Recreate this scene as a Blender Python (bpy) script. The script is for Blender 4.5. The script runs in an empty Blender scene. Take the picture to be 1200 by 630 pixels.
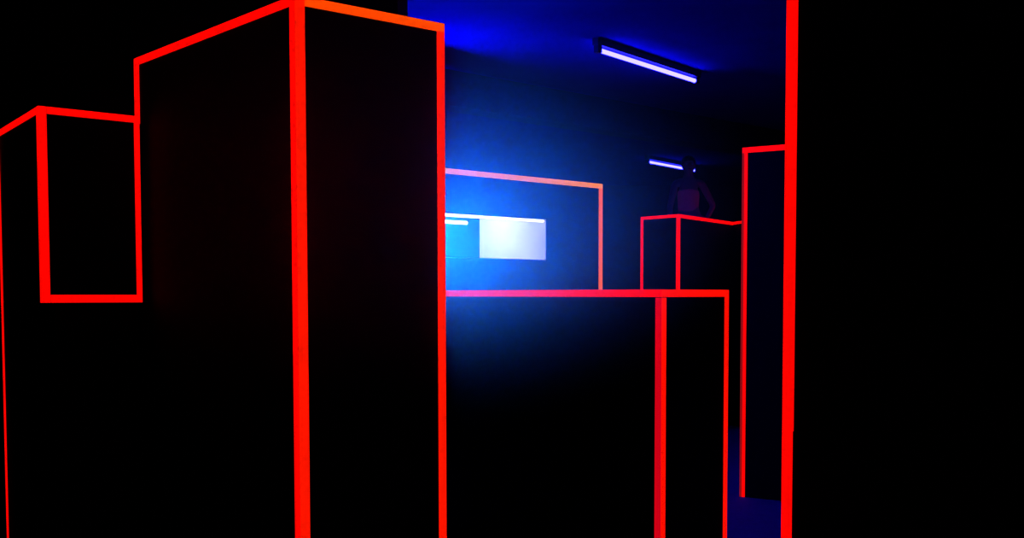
import bpy, bmesh, math, random
from mathutils import Vector, Matrix
random.seed(4)
S = bpy.context.scene
COL = S.collection
PI = math.pi

# ------------------------------------------------------------------ camera
F = 1200.0                      # focal length in px of a 1200 px wide frame
XP, HOR = 640.0, 345.0          # optical centre x, horizon row
PITCH = math.radians(2.6)
YP = HOR + F * math.tan(PITCH)
EYE = 1.515
cd = bpy.data.cameras.new('camera'); cam = bpy.data.objects.new('camera', cd); COL.objects.link(cam)
cam.location = (0, 0, EYE); cam.rotation_euler = (PI / 2 - PITCH, 0, 0)
cd.sensor_fit = 'HORIZONTAL'; cd.sensor_width = 36.0; cd.lens = 36.0 * F / 1200.0
cd.shift_x = (600 - XP) / 1200.0; cd.shift_y = (YP - 315) / 1200.0
cd.clip_start = 0.05; cd.clip_end = 100
S.camera = cam

def ray(px, py):
    u, v = (px - XP) / F, (py - YP) / F
    c, s = math.cos(PITCH), math.sin(PITCH)
    return Vector((u, c - v * s, -s - v * c))
def at_z(px, py, z):            # ground-plan point of the pixel at height z
    d = ray(px, py); t = (z - EYE) / d.z
    return Vector((d.x * t, d.y * t))
def at_y(px, y, py=HOR):        # ground-plan point at distance y
    d = ray(px, py); t = y / d.y
    return Vector((d.x * t, y))
def on_line(px, py, a, dirn):   # ground-plan point where the pixel's vertical plane meets a plan line
    d = ray(px, py); d2 = Vector((d.x, d.y))
    k = d2.x * dirn.y - d2.y * dirn.x
    t = (a.x * dirn.y - a.y * dirn.x) / k
    return d2 * t

# ------------------------------------------------------------------ materials
def mat(name, col, rough=0.7, spec=0.3, noise=0.0, scale=30.0, bump=0.0, emit=None, strength=0.0, metal=0.0):
    m = bpy.data.materials.new(name); m.use_nodes = True
    nt = m.node_tree; b = nt.nodes['Principled BSDF']
    b.inputs['Roughness'].default_value = rough
    b.inputs['Specular IOR Level'].default_value = spec
    b.inputs['Metallic'].default_value = metal
    b.inputs['Base Color'].default_value = (*col, 1)
    if noise or bump:
        tc = nt.nodes.new('ShaderNodeTexCoord'); n = nt.nodes.new('ShaderNodeTexNoise')
        n.inputs['Scale'].default_value = scale; n.inputs['Detail'].default_value = 5
        nt.links.new(tc.outputs['Object'], n.inputs['Vector'])
        if noise:
            r = nt.nodes.new('ShaderNodeValToRGB')
            r.color_ramp.elements[0].position = .3; r.color_ramp.elements[1].position = .7
            r.color_ramp.elements[0].color = (*[c * (1 - noise) for c in col], 1)
            r.color_ramp.elements[1].color = (*[min(1, c * (1 + noise)) for c in col], 1)
            nt.links.new(n.outputs['Fac'], r.inputs['Fac'])
            nt.links.new(r.outputs['Color'], b.inputs['Base Color'])
        if bump:
            bp = nt.nodes.new('ShaderNodeBump'); bp.inputs['Strength'].default_value = bump
            bp.inputs['Distance'].default_value = .002
            nt.links.new(n.outputs['Fac'], bp.inputs['Height']); nt.links.new(bp.outputs['Normal'], b.inputs['Normal'])
    if emit:
        b.inputs['Emission Color'].default_value = (*emit, 1)
        b.inputs['Emission Strength'].default_value = strength
    return m
M = {}
M['black'] = mat('black_paint', (.004, .004, .0048), .75, .12, .25, 12, .15)
M['wall'] = mat('black_wall', (.007, .007, .008), .9, .05, .25, 4, .2)
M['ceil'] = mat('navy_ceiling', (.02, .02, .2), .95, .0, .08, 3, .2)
M['ceil_shaded'] = mat('navy_ceiling_shaded', (.006, .006, .05), .95, .0, .08, 3, .2)  # ceiling colour darkened to put in the shade beyond the beam
M['beam'] = mat('black_beam', (.006, .006, .007), .9, .05)
M['floor'] = mat('navy_floor', (.025, .025, .13), .8, .12, .12, 25, .2)
M['red'] = mat('fluorescent_red_tape', (.5, .01, .005), .6, .1, emit=(1, .0012, .0), strength=1.0)
M['scarlet'] = mat('fluorescent_scarlet_tape', (.5, .02, .005), .6, .1, emit=(1, .004, .0), strength=1.0)
M['orange'] = mat('fluorescent_orange_tape', (.5, .06, .01), .6, .1, emit=(1, .06, .0), strength=1.0)
M['amber'] = mat('fluorescent_amber_tape', (.5, .12, .03), .6, .1, emit=(1, .24, .0), strength=1.0)
M['coral'] = mat('fluorescent_coral_tape', (.5, .08, .01), .6, .1, emit=(1, .11, .0), strength=1.0)
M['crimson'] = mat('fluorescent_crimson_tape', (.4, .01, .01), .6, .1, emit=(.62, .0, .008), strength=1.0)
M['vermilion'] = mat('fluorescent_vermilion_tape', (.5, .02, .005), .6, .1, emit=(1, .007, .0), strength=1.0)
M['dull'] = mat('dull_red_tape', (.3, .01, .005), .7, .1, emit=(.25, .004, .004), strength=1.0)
M['tube'] = mat('blacklight_tube', (.1, .1, .2), .3, .3, emit=(.014, .012, 1), strength=60)
M['tube_hot'] = mat('strong_blacklight_tube', (.1, .1, .2), .3, .3, emit=(.002, .002, 1), strength=1000)
M['housing'] = mat('lamp_housing', (.02, .02, .025), .5, .3)
M['white'] = mat('white_board', (.8, .8, .82), .8, .1, .03, 8)
M['blueboard'] = mat('blue_board', (.02, .2, .6), .8, .1, .05, 8)
M['strip'] = mat('white_tube', (.8, .8, .8), .4, .3, emit=(1, 1, 1), strength=2.5)
M['lens'] = mat('blue_lens', (.1, .2, .5), .3, .3, emit=(.02, .25, 1), strength=4)
M['skin'] = mat('skin', (.65, .34, .27), .6, .3, .06, 40)
M['hair'] = mat('dark_hair', (.02, .014, .012), .5, .3)
M['top'] = mat('pink_top', (.85, .12, .4), .8, .1, .1, 60, emit=(.009, .0005, .006), strength=1.0)
M['trousers'] = mat('dark_trousers', (.03, .03, .05), .8, .1)
M['eye'] = mat('eye', (.6, .6, .6), .3, .4)
M['lips'] = mat('lips', (.4, .08, .08), .5, .3)

# ------------------------------------------------------------------ mesh helpers
def prism(bm, pts, z0, z1):
    a = [bm.verts.new((p[0], p[1], z0)) for p in pts]
    b = [bm.verts.new((p[0], p[1], z1)) for p in pts]
    n = len(pts)
    bm.faces.new(a[::-1]); bm.faces.new(b)
    for i in range(n):
        bm.faces.new((a[i], a[(i + 1) % n], b[(i + 1) % n], b[i]))
def slab(bm, p, q, off0, off1, z0, z1, nrm):   # board along plan line p-q between two offsets along nrm
    prism(bm, [p + nrm * off0, q + nrm * off0, q + nrm * off1, p + nrm * off1], z0, z1)
def build(name, bm, m, parent=None, bevel=0.0, smooth=False, origin=None):
    bmesh.ops.recalc_face_normals(bm, faces=bm.faces[:])
    me = bpy.data.meshes.new(name)
    if origin is not None: bmesh.ops.translate(bm, verts=bm.verts[:], vec=-Vector(origin))
    bm.to_mesh(me); bm.free()
    o = bpy.data.objects.new(name, me); COL.objects.link(o)
    me.materials.append(m)
    if origin is not None: o.location = origin
    if parent is not None:
        o.parent = parent
        o.matrix_parent_inverse = parent.matrix_basis.inverted()
    if bevel:
        md = o.modifiers.new('bevel', 'BEVEL'); md.width = bevel; md.segments = 2; md.limit_method = 'ANGLE'
    if smooth:
        for p in me.polygons: p.use_smooth = True
    return o
def thing(name, label, cat, loc, group=None):
    o = bpy.data.objects.new(name, None); COL.objects.link(o); o.location = loc
    o.empty_display_size = .1
    o['label'] = label; o['category'] = cat
    if group: o['group'] = group
    return o
def struct(name, bm, m):
    o = build(name, bm, m); o['kind'] = 'structure'; return o
TH = .004
def unit(v): return v.normalized()
def out_normal(p, q, c):        # plan normal of edge pq pointing away from c
    d = unit(q - p); n = Vector((d.y, -d.x))
    return n if n.dot(p - c) > 0 else -n
def flat_strip(name, parent, p, q, c, z0, z1, m, label=None):
    bm = bmesh.new(); n = out_normal(p, q, c)
    slab(bm, p, q, -.001, TH, z0, z1, n)
    o = build(name, bm, m, parent, .001)
    if label: o['label'] = label
    return o
def corner_strip(parent, k, a, b, c, z0, z1, w, m, wa=None, wb=None, ma=None):   # L tape round the vertical corner k
    wa = w if wa is None else wa; wb = w if wb is None else wb
    bm = bmesh.new()
    da, db = unit(a - k), unit(b - k)
    na, nb = out_normal(k, a, c), out_normal(k, b, c)
    mit = (na + nb); mit = mit / (1 + na.dot(nb)) * TH
    pts = [k + da * wa, k + da * wa + na * TH, k + mit, k + db * wb + nb * TH, k + db * wb, k]
    prism(bm, pts, z0, z1)
    o = build('corner_strip', bm, m, parent)
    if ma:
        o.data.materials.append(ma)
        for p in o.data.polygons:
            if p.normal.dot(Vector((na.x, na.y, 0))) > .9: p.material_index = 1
    return o

# ------------------------------------------------------------------ room
H = 3.42
X0, X1, Y0, Y1 = -6.5, 7.5, -2.0, 18.0
def box(bm, x0, x1, y0, y1, z0, z1): prism(bm, [(x0, y0), (x1, y0), (x1, y1), (x0, y1)], z0, z1)
for nm, a, m in (('floor', (X0, X1, Y0, Y1, -.1, 0), 'floor'), 
                 ('wall_back', (X0 - .1, X1 + .1, Y1, Y1 + .1, 0, H), 'wall'), ('wall_front', (X0 - .1, X1 + .1, Y0 - .1, Y0, 0, H), 'wall'),
                 ('wall_left', (X0 - .1, X0, Y0, Y1, 0, H), 'wall'), ('wall_right', (X1, X1 + .1, Y0, Y1, 0, H), 'wall')):
    bm = bmesh.new(); box(bm, *a); struct(nm, bm, M[m])
# black downstand beam across the ceiling, running away to the right
g0, g1 = at_z(520, 80, H), at_z(900, 150, H)
gd = unit(g1 - g0); gn = Vector((-gd.y, gd.x))
def cross_x(x): return g0 + gd * ((x - g0.x) / gd.x)
ca, cb = cross_x(X0), cross_x(X1)
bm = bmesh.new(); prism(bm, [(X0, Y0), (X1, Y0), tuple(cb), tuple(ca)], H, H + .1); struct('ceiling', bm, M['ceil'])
bm = bmesh.new(); prism(bm, [tuple(ca), tuple(cb), (X1, Y1), (X0, Y1)], H, H + .1); struct('ceiling_back', bm, M['ceil_shaded'])
bm = bmesh.new(); slab(bm, g0 - gd * 3.0, g1 + gd * 2.0, 0, .25, H - .3, H, gn); struct('ceiling_beam', bm, M['beam'])
# black full-height pier behind the tall tower
q = at_y(466, 5.6, 5); bm = bmesh.new(); prism(bm, [q, q + Vector((-1.5, .9)), Vector((X0, 7.2)), Vector((X0, 7.6)), q + Vector((-1.4, 1.3)), q + Vector((.0, .4))], 0, H); struct('wall_partition', bm, M['wall'])

# ------------------------------------------------------------------ maze blocks
def block(label, pts, z0, z1, name='maze_block', cat='maze block', group=None, extra=None, body='body'):
    c = sum(pts, Vector((0, 0))) / len(pts)
    r = thing(name, label, cat, (c.x, c.y, 0), group)
    bm = bmesh.new(); prism(bm, pts, z0, z1)
    if extra: extra(bm)
    build(body, bm, M['black'], r, .003)
    return r, c
W = .035
ZT = 2.6
# tall tower
T0, T1, T2 = at_z(345.8, -6, ZT), at_z(157.5, 69, ZT), at_z(520.3, 28, ZT)
T3 = T1 + T2 - T0
tower, tc = block('tallest black block, wide scarlet strip down its near corner, orange strip along its top',
                  [T0, T2, T3, T1], 0, ZT)
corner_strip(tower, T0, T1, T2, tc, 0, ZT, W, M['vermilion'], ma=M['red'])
for (a, b, m) in ((T0, T1, 'red'), (T0, T2, 'orange')):
    d = unit(b - a); flat_strip('top_strip', tower, a + d * W, b, tc, ZT - .034, ZT, M[m], 'orange strip' if m == 'orange' else None)
flat_strip('edge_strip', tower, T2, T2 - unit(T2 - T0) * W, tc, 0, ZT - .034, M['vermilion'])
# raised block on the left, carried by a post
ZA, ZB = 2.317, 1.48
L0 = at_z(45.5, 124, ZA); L1 = at_z(163, 136.4, ZA); L2 = at_z(-2.5, 153.5, ZA)
lback = unit(L2 - L0)
L1b = L1 + lback * (L2 - L0).length
def post(bm):
    d = unit(L1 - L0)
    i0 = L0 + lback * .06 + d * .06
    prism(bm, [L2, L2 - lback * .18, L2 - lback * .18 + d * .06, i0, L1 + lback * .06, L1b, L2 + d * .06], 0, ZB)
left, lc = block('overhanging black block with red outline beside the tall tower, above a recessed black base', [L0, L1, L1b, L2], ZB, ZA, extra=post)
corner_strip(left, L0, L2, L1, lc, ZB, ZA, W, M['red'], wb=.028)
dl = unit(L1 - L0)
flat_strip('top_strip', left, L0 + dl * .03, L1, lc, ZA - .03, ZA, M['red'])
flat_strip('top_strip', left, L0 + lback * W, L2, lc, ZA - .03, ZA, M['red'])
flat_strip('bottom_strip', left, L0 + dl * .03, L1, lc, ZB, ZB + .034, M['red'])
flat_strip('edge_strip', left, L1, L1 - dl * .024, lc, ZB + .034, ZA - .03, M['red'])
flat_strip('edge_strip', left, L2, L2 - lback * .03, lc, 0, ZA - .03, M['red'])
# tower's left edge above the raised block
flat_strip('edge_strip', tower, T1, T1 - unit(T1 - T0) * .05, tc, ZA - .02, ZT - .034, M['red'])

# low block in the middle
ZL = 1.54
B0, B1, B2 = at_y(775.3, 5.0), at_y(853.5, 5.45), at_y(515, 6.2)
B2 = B0 + (B2 - B0) * 1.12
low, bc = block('low black block with red edges in the middle, in front of the slotted wall', [B0, B1, B1 + B2 - B0, B2], 0, ZL)
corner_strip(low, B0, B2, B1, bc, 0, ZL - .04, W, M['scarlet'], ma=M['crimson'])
flat_strip('top_strip', low, B0, B2, bc, ZL - .036, ZL, M['red'])
flat_strip('top_strip', low, B0, B1, bc, ZL - .036, ZL, M['scarlet'])
flat_strip('edge_strip', low, B1, B1 - unit(B1 - B0) * .036, bc, 0, ZL - .036, M['scarlet'])

# wall with the lit slot
P0, P1 = at_z(519, 196.5, ZT), at_z(706, 215.5, ZT)
pd = unit(P1 - P0); pn = Vector((-pd.y, pd.x))         # pn points away from the camera
PL = P0 - pd * 1.0
PT = .30
zo0, zo1 = 1.832, 2.222
OR = on_line(640.5, 283, P0, pd); OL = P0 - pd * .35
slot = thing('barrier_panel', 'black wall with amber strip along its top and a bright white slot through it', 'wall', ((PL.x + P1.x) / 2, (PL.y + P1.y) / 2, 0))
bm = bmesh.new()
slab(bm, PL, P1, 0, PT, 0, zo0, pn); slab(bm, PL, P1, 0, PT, zo1, ZT, pn)
slab(bm, PL, OL, 0, PT, zo0, zo1, pn); slab(bm, OR, P1, 0, PT, zo0, zo1, pn)
build('body', bm, M['black'], slot)
bm = bmesh.new()
slab(bm, OL, OR, .003, PT + .02, zo1 - .008, zo1, pn); slab(bm, OL, OR, .003, PT + .02, zo0, zo0 + .008, pn)
slab(bm, OR - pd * .008, OR, .003, PT + .02, zo0, zo1, pn)
build('reveal', bm, M['white'], slot)['label'] = 'white lining of the slot'
far = P0 + pn * 5
flat_strip('top_strip', slot, PL, P1, far, ZT - .046, ZT, M['amber'])
flat_strip('edge_strip', slot, P1, P1 - pd * .05, far, 0, ZT - .046, M['coral'])
# booth behind the slot
BD = 1.25
booth = thing('lit_booth', 'white lit booth interior seen through the slot in the black wall', 'booth', ((P0 + pn * .8).x, (P0 + pn * .8).y, 0))
bl, br = PL + pd * .1, OR + pd * .02
pe = on_line(562, 285, P0 + pn * (PT + .10), pd)       # free end of the blue board
bm = bmesh.new(); slab(bm, bl, br, BD, BD + .03, 0, 2.5, pn); build('back_wall', bm, M['white'], booth)
bm = bmesh.new(); slab(bm, br, br + pd * .03, PT, BD + .03, 0, 2.5, pn); slab(bm, bl - pd * .03, bl, PT, BD + .03, 0, 2.5, pn); build('side_wall', bm, M['white'], booth)
bm = bmesh.new(); slab(bm, bl - pd * .03, br + pd * .03, PT, BD + .03, 2.5, 2.53, pn); build('roof', bm, M['white'], booth)
base = pe - pn * (PT + .10)
bm = bmesh.new(); slab(bm, PL + pd * .15, base, PT + .10, PT + .13, 0, 2.5, pn)
o = build('partition', bm, M['blueboard'], booth); o['label'] = 'blue board at the left of the booth'
# small white tube on the blue board
def rod(bm, a, b, r, seg=14):
    d = (b - a); L = d.length; d.normalize()
    rot = d.to_track_quat('Z', 'Y').to_matrix().to_4x4()
    bmesh.ops.create_cone(bm, cap_ends=True, segments=seg, radius1=r, radius2=r, depth=L, matrix=Matrix.Translation((a + b) / 2) @ rot)
te = on_line(547, 261, P0 + pn * (PT + .07), pd)
tz = EYE + (HOR - 261.5) / F * te.y
bm = bmesh.new(); rod(bm, Vector((te.x, te.y, tz)), Vector(((te - pd * .5).x, (te - pd * .5).y, tz)), .016)
rt = thing('slot_light', 'short white tube light fixed to the blue board inside the slot', 'light', (te.x, te.y, tz))
build('tube', bm, M['strip'], rt)
bm = bmesh.new(); k = te + pd * .004; rod(bm, Vector((te.x, te.y, tz)), Vector((k.x, k.y, tz)), .018); build('end_cap', bm, M['housing'], rt)

# long white tube under the top edge of the slot
la, lb = OL + pn * .02 + pd * .01, OR + pn * .02 - pd * .012
lz = zo1 - .008 - .013
lt = thing('slot_light', 'long thin white tube light along the top edge of the slot', 'light', (*((la + lb) / 2), lz))
bm = bmesh.new(); rod(bm, Vector((*la, lz)), Vector((*lb, lz)), .011); build('tube', bm, M['strip'], lt)
for p, k in ((la, 1), (lb, -1)):
    bm = bmesh.new(); e = p + pd * k * .012; rod(bm, Vector((*p, lz)), Vector((*e, lz)), .0125); build('end_cap', bm, M['housing'], lt)

def area(name, loc, aim, sx, sy, col, power, spread=PI):
    ld = bpy.data.lights.new(name, 'AREA'); ld.shape = 'RECTANGLE'; ld.size = sx; ld.size_y = sy
    ld.color = col; ld.energy = power; ld.spread = spread
    o = bpy.data.objects.new(name, ld); COL.objects.link(o); o.location = loc
    o.rotation_euler = Vector(aim).to_track_quat('-Z', 'Y').to_euler()
    return o
# added unseen lamp behind the blue board, turned to the slot's right jamb
bcn = base - pd * .12 + pn * .72
area('booth_fill', (bcn.x, bcn.y, 2.2), (pd.x - pn.x * .25, pd.y - pn.y * .25, -.15), .3, .3, (.84, .88, 1), 6.4)
bb = P0 - pd * .1 + pn * (PT + .04)
area('booth_blue_fill', (bb.x, bb.y, 2.46), (0, 0, -1), .5, .05, (0, .22, 1), 14)  # added lamp, out of sight, washes the board in blue

ADDED_FLOOD = 46
# added blue flood lamp, unseen behind the tower, makes the glow round the slot
fl = on_line(500, 283, P0 - pn * .14, pd); fz = 1.98
fd = Vector((-pn.x, -pn.y, 0)); fd = (Vector((0, 0, 1.6)) - Vector((fl.x, fl.y, fz))).normalized()
flood = thing('added_flood', 'added blue flood light, unseen behind the tall tower, for the glow round the slot', 'light', (fl.x, fl.y, fz))
bm = bmesh.new(); rod(bm, Vector((fl.x, fl.y, fz)) - fd * .09, Vector((fl.x, fl.y, fz)), .08, 24); build('can', bm, M['housing'], flood, .004)
bm = bmesh.new(); rod(bm, Vector((fl.x, fl.y, fz)), Vector((fl.x, fl.y, fz)) + fd * .004, .072, 24); build('lens', bm, M['lens'], flood)
lamp = area('added_flood_lamp', Vector((fl.x, fl.y, fz)) + fd * .012, fd, .12, .12, (0, .165, 1), ADDED_FLOOD, math.radians(100))


# far parapet with platform
ZA = 2.35
F1, F0, F2, F3 = at_z(751, 254, ZA), at_z(795.5, 250.7, ZA), at_z(859, 260, ZA), at_z(872, 258.2, ZA)
F4 = F2 + (F3 - F2) * 2.6
parapet = thing('parapet', 'far black parapet with thin red edges, person standing behind it', 'parapet', (F0.x, F0.y, 0))
nA, nB = out_normal(F1, F0, F0 - Vector((0, 5))), out_normal(F0, F2, F0 - Vector((0, 5)))
nC = out_normal(F2, F4, F2 - Vector((0, 5)))
TW = .1
def mitre(n1, n2): return (n1 + n2) / (1 + n1.dot(n2)) * TW
bm = bmesh.new()
prism(bm, [F1, F0, F0 + mitre(nA, nB), F1 + nA * TW], 0, ZA)
prism(bm, [F0, F2, F2 + mitre(nB, nC), F0 + mitre(nA, nB)], 0, ZA)
prism(bm, [F2, F4, F4 + nC * TW, F2 + mitre(nB, nC)], 0, ZA)
build('body', bm, M['black'], parapet)
fcen = F0 + Vector((0, 2))
flat_strip('top_strip', parapet, F1, F0, fcen, ZA - .032, ZA, M['red'])
flat_strip('top_strip', parapet, F0, F2, fcen, ZA - .036, ZA, M['red'])
flat_strip('top_strip', parapet, F2, F4, F2 + Vector((0, 5)), ZA - .03, ZA, M['red'])
corner_strip(parapet, F0, F1, F2, fcen, 0, ZA - .036, .03, M['red'])
flat_strip('edge_strip', parapet, F1, F1 + unit(F0 - F1) * .036, fcen, 0, ZA - .032, M['red'])
# platform behind the parapet
PX = at_y(806, 11.75)
ZP = 1.43
bm = bmesh.new()
pa = F1 + nA * (TW + .01); pb = F0 + mitre(nA, nB) * 1.15; pc = F2 + mitre(nB, nC) * 1.15
prism(bm, [pa, pb, pc, pc + Vector((.3, 1.6)), pa + Vector((.1, 1.8))], 0, ZP)
o = build('platform', bm, M['black'], None, .004, origin=((PX.x, PX.y, 0))); o['label'] = 'black platform behind the far parapet under the standing person'; o['category'] = 'platform'

# tall block at the right, further back
R0, R1 = at_z(870, 173, ZT), at_z(922, 169, ZT)
rd = unit(R1 - R0); R1 = R0 + rd * 1.0
rn = Vector((-rd.y, rd.x)); rn = rn if rn.y > 0 else -rn
rb, rc = block('narrow black block on the blue floor, red strip down its left edge', [R0, R1, R1 + rn * .5, R0 + rn * .5], 0, ZT)
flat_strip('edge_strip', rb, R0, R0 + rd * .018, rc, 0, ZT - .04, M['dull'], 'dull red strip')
flat_strip('edge_strip', rb, R0 + rd * .018, R0 + rd * .042, rc, 0, ZT - .04, M['red'])
flat_strip('top_strip', rb, R0, R1, rc, ZT - .04, ZT, M['red'])

# near wall block on the right
W0 = at_y(922.3, 3.5, 0); wd = unit(Vector((1.0, -.9)))
W1 = W0 + wd * 2.2; wn = Vector((-wd.y, wd.x)); wn = wn if wn.y > 0 else -wn
nb, nc = block('large black block filling the right side, single wide red strip down its left edge', [W0, W1, W1 + wn * .5, W0 + wn * .5], 0, ZT)
flat_strip('edge_strip', nb, W0, W0 + wd * .042, nc, 1.05, ZT, M['red'])
flat_strip('edge_strip', nb, W0, W0 + wd * .039, nc, 0, 1.05, M['red'])
flat_strip('top_strip', nb, W0 + wd * .042, W1, nc, ZT - .035, ZT, M['red'])

# ------------------------------------------------------------------ blacklight tubes
def tube_light(pa, pb, label, drop=.085, m='tube'):
    a2, b2 = at_z(pa[0], pa[1], H - drop), at_z(pb[0], pb[1], H - drop)
    a, b = Vector((a2.x, a2.y, H - drop)), Vector((b2.x, b2.y, H - drop))
    d = unit(b2 - a2); n = Vector((-d.y, d.x))
    c = (a + b) / 2
    r = thing('blacklight', label, 'ceiling light', (c.x, c.y, H), 'blacklight tubes on the ceiling')
    bm = bmesh.new()
    top = H - .002 if drop < .1 else H - drop + .083
    slab(bm, a2 - d * .06, b2 + d * .06, -.03, .03, H - drop + .03, top, n)
    if drop > .1:
        for p in (a + (b - a) * .15, a + (b - a) * .85): rod(bm, Vector((p.x, p.y, top - .002)), Vector((p.x, p.y, H - .001)), .004, 8)
    build('housing', bm, M['housing'], r, .006)
    bm = bmesh.new(); rod(bm, a, b, .016); build('tube', bm, M[m], r, smooth=False)
    d3 = Vector((d.x, d.y, 0))
    for p, s in ((a, -1), (b, 1)):
        bm = bmesh.new()
        e = Vector((p.x, p.y))
        slab(bm, e, e + d * s * .05, -.022, .022, H - drop - .022, H - drop + .035, n)
        build('end_cap', bm, M['housing'], r, .004)
tube_light((703, 59), (814, 94.5), 'nearer glowing blue-white tube light under the blue ceiling, above the parapet')
tube_light((760, 189.5), (813.5, 199.5), 'farther small blue-white tube light, half hidden by the standing person\'s head')
tube_light((440, 106), (513, 122), 'blue tube light on cords hidden behind the tall tower, lighting the ceiling', drop=.4, m='tube_hot')

# ------------------------------------------------------------------ person
def skin_obj(name, verts, edges, m, parent, sub=2):
    me = bpy.data.meshes.new(name); me.from_pydata([v[0] for v in verts], edges, [])
    o = bpy.data.objects.new(name, me); COL.objects.link(o)
    o.modifiers.new('skin', 'SKIN'); me.update()
    if not me.skin_vertices:
        bpy.context.view_layer.objects.active = o
        me.attributes  # skin layer is created by the modifier
    for i, v in enumerate(verts):
        r = v[1]; me.skin_vertices[0].data[i].radius = r if isinstance(r, tuple) else (r, r)
        me.skin_vertices[0].data[i].use_root = (i == 0)
    sd = o.modifiers.new('subdivision', 'SUBSURF'); sd.levels = sub; sd.render_levels = sub
    dg = bpy.context.evaluated_depsgraph_get()
    nm = bpy.data.meshes.new_from_object(o.evaluated_get(dg))
    o.modifiers.clear(); o.data = nm; nm.name = name
    nm.materials.clear(); nm.materials.append(m)
    for p in nm.polygons: p.use_smooth = True
    if parent: o.parent = parent
    return o
V, E = [], []
def v(p, r, link=None):
    V.append((p, r)); i = len(V) - 1
    if link is not None: E.append((link, i))
    return i
pel = v((0, 0, .92), (.145, .10)); sp = v((0, 0, 1.06), (.115, .085), pel); ch = v((0, 0, 1.24), (.13, .095), sp)
ub = v((0, .005, 1.36), (.10, .07), ch); nk = v((0, 0, 1.42), .052, ub); nt_ = v((0, -.01, 1.46), .05, nk)
hd = v((0, -.015, 1.50), (.062, .075), nt_); hm = v((0, -.008, 1.565), (.074, .09), hd); hc = v((0, 0, 1.625), (.055, .07), hm)
v((0, -.108, 1.545), .012, hm)
for s in (-1, 1): v((s * .078, .005, 1.55), .014, hm)
def hand(wr, dirn, curl, s):
    d = Vector(dirn).normalized(); w = Vector(V[wr][0]); c = Vector(curl).normalized(); side = d.cross(c).normalized()
    pm = v(tuple(w + d * .055), (.03, .018), wr)
    for k, L in enumerate((.07, .08, .075, .058)):
        o_ = side * ((k - 1.5) * .019)
        a = v(tuple(w + d * .085 + o_), .0095, pm); b = v(tuple(w + d * (.085 + L * .5) + o_ + c * .012), .0088, a)
        v(tuple(w + d * (.085 + L * .85) + o_ + c * .036), .007, b)
    t = v(tuple(w + d * .04 - side * .04 + c * .012), .0105, pm); v(tuple(w + d * .07 - side * .056 + c * .028), .0085, t)
sr = v((.15, .005, 1.355), .05, ub); er = v((.295, .05, 1.10), .038, sr); wr = v((.215, -.035, .965), .026, er); hand(wr, (-.62, -.35, -.35), (-.4, .8, -.2), 1)
sl = v((-.15, .005, 1.355), .05, ub); el = v((-.205, .03, 1.09), .038, sl); wl = v((-.21, -.04, .86), .026, el); hand(wl, (.02, -.06, -1), (1, -.2, 0), -1)
for s in (-1, 1):
    h = v((s * .085, 0, .84), .085, pel); k = v((s * .095, -.015, .48), .056, h); a = v((s * .1, .02, .09), .036, k)
    v((s * .1, .05, .035), .03, a); v((s * .11, -.13, .025), .024, a)
person = thing('person', 'dim person in a pink top standing behind the far parapet, one hand on the hip', 'person', (PX.x, PX.y, ZP))
skin_obj('body', V, E, M['skin'], person)
def chain(name, vs, m, edges=None):
    return skin_obj(name, vs, edges or [(i, i + 1) for i in range(len(vs) - 1)], m, person)
chain('top', [((0, 0, 1.0), (.142, .105)), ((0, 0, 1.08), (.125, .097)), ((0, -.004, 1.22), (.142, .112)), ((0, 0, 1.31), (.125, .092))], M['top'])
TV = [((0, 0, .93), (.16, .115))]; TE = []
for s in (-1, 1):
    n = len(TV); TV += [((s * .085, 0, .83), .096), ((s * .095, -.012, .48), .07), ((s * .1, .02, .12), .055)]
    TE += [(0, n), (n, n + 1), (n + 1, n + 2)]
chain('trousers', TV, M['trousers'], TE)
bm = bmesh.new(); bmesh.ops.create_uvsphere(bm, u_segments=24, v_segments=16, radius=1)
for vv in bm.verts:
    c = vv.co; front = max(0, -c.y)
    vv.co = Vector((c.x * .084, c.y * .098 + .018, 1.588 + c.z * (.082 if c.z > 0 else .10 * (1 - .9 * front))))
h = build('hair', bm, M['hair'], None, smooth=True); h.parent = person
for s in (-1, 1):
    bm = bmesh.new(); bmesh.ops.create_uvsphere(bm, u_segments=12, v_segments=8, radius=.011, matrix=Matrix.Translation((s * .03, -.083, 1.56)))
    e = build('eye', bm, M['eye'], None, smooth=True); e.parent = person
bm = bmesh.new(); bmesh.ops.create_uvsphere(bm, u_segments=12, v_segments=8, radius=1, matrix=Matrix.Translation((0, -.078, 1.507)) @ Matrix.Diagonal((.022, .012, .007, 1)))
e = build('mouth', bm, M['lips'], None, smooth=True); e.parent = person

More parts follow.
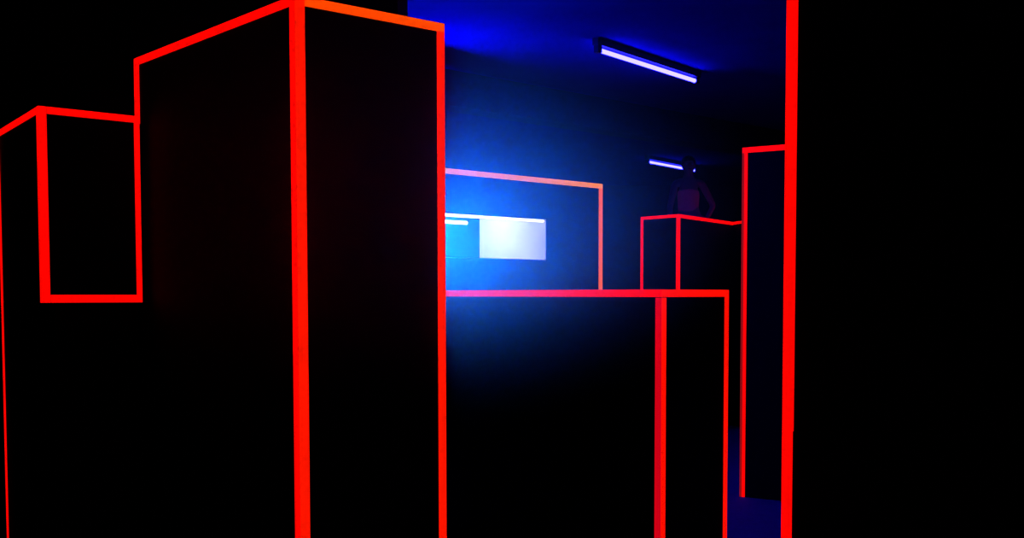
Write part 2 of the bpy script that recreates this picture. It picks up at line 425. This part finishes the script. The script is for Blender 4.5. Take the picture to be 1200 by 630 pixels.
# ------------------------------------------------------------------ haze
HC, HR = Vector((-.38, 5.2, 1.8)), Vector((1.3, 4.7, .82))  # haze cloud added and shaped to carry the flood lamp's glow
bm = bmesh.new(); bmesh.ops.create_icosphere(bm, subdivisions=4, radius=1)
for vv in bm.verts:
    vv.co = Vector((vv.co.x * HR.x, vv.co.y * HR.y, max(-HC.z + .02, min(H - HC.z - .02, vv.co.z * HR.z))))
hz = bpy.data.materials.new('glow_haze'); hz.use_nodes = True; nt = hz.node_tree; nt.nodes.clear()
out = nt.nodes.new('ShaderNodeOutputMaterial'); vs = nt.nodes.new('ShaderNodeVolumeScatter')
vs.inputs['Color'].default_value = (1, 1, 1, 1); vs.inputs['Anisotropy'].default_value = .78
tc = nt.nodes.new('ShaderNodeTexCoord'); mp = nt.nodes.new('ShaderNodeVectorMath'); mp.operation = 'DIVIDE'; mp.inputs[1].default_value = HR
ln = nt.nodes.new('ShaderNodeVectorMath'); ln.operation = 'LENGTH'
mr = nt.nodes.new('ShaderNodeMapRange'); mr.interpolation_type = 'SMOOTHERSTEP'
mr.inputs['From Min'].default_value = .1; mr.inputs['From Max'].default_value = 1.0
mr.inputs['To Min'].default_value = .055; mr.inputs['To Max'].default_value = 0.0
nt.links.new(tc.outputs['Object'], mp.inputs[0]); nt.links.new(mp.outputs[0], ln.inputs[0])
nt.links.new(ln.outputs['Value'], mr.inputs['Value']); nt.links.new(mr.outputs['Result'], vs.inputs['Density'])
nt.links.new(vs.outputs['Volume'], out.inputs['Volume'])
haze = build('haze', bm, hz); haze.location = HC
haze['kind'] = 'stuff'; haze['label'] = 'added haze, shaped to spread the blue glow in front of the bright slot'; haze['category'] = 'haze'

# ------------------------------------------------------------------ world / view
w = bpy.data.worlds.new('world'); S.world = w; w.use_nodes = True
w.node_tree.nodes['Background'].inputs['Color'].default_value = (0, 0, 0, 1)
vset = S.view_settings; vset.view_transform = 'Standard'; vset.look = 'None'; vset.exposure = 0; vset.gamma = 1; vset.use_curve_mapping = False
S.cycles.use_denoising = True
S.cycles.volume_bounces = 1
S.cycles.max_bounces = 6
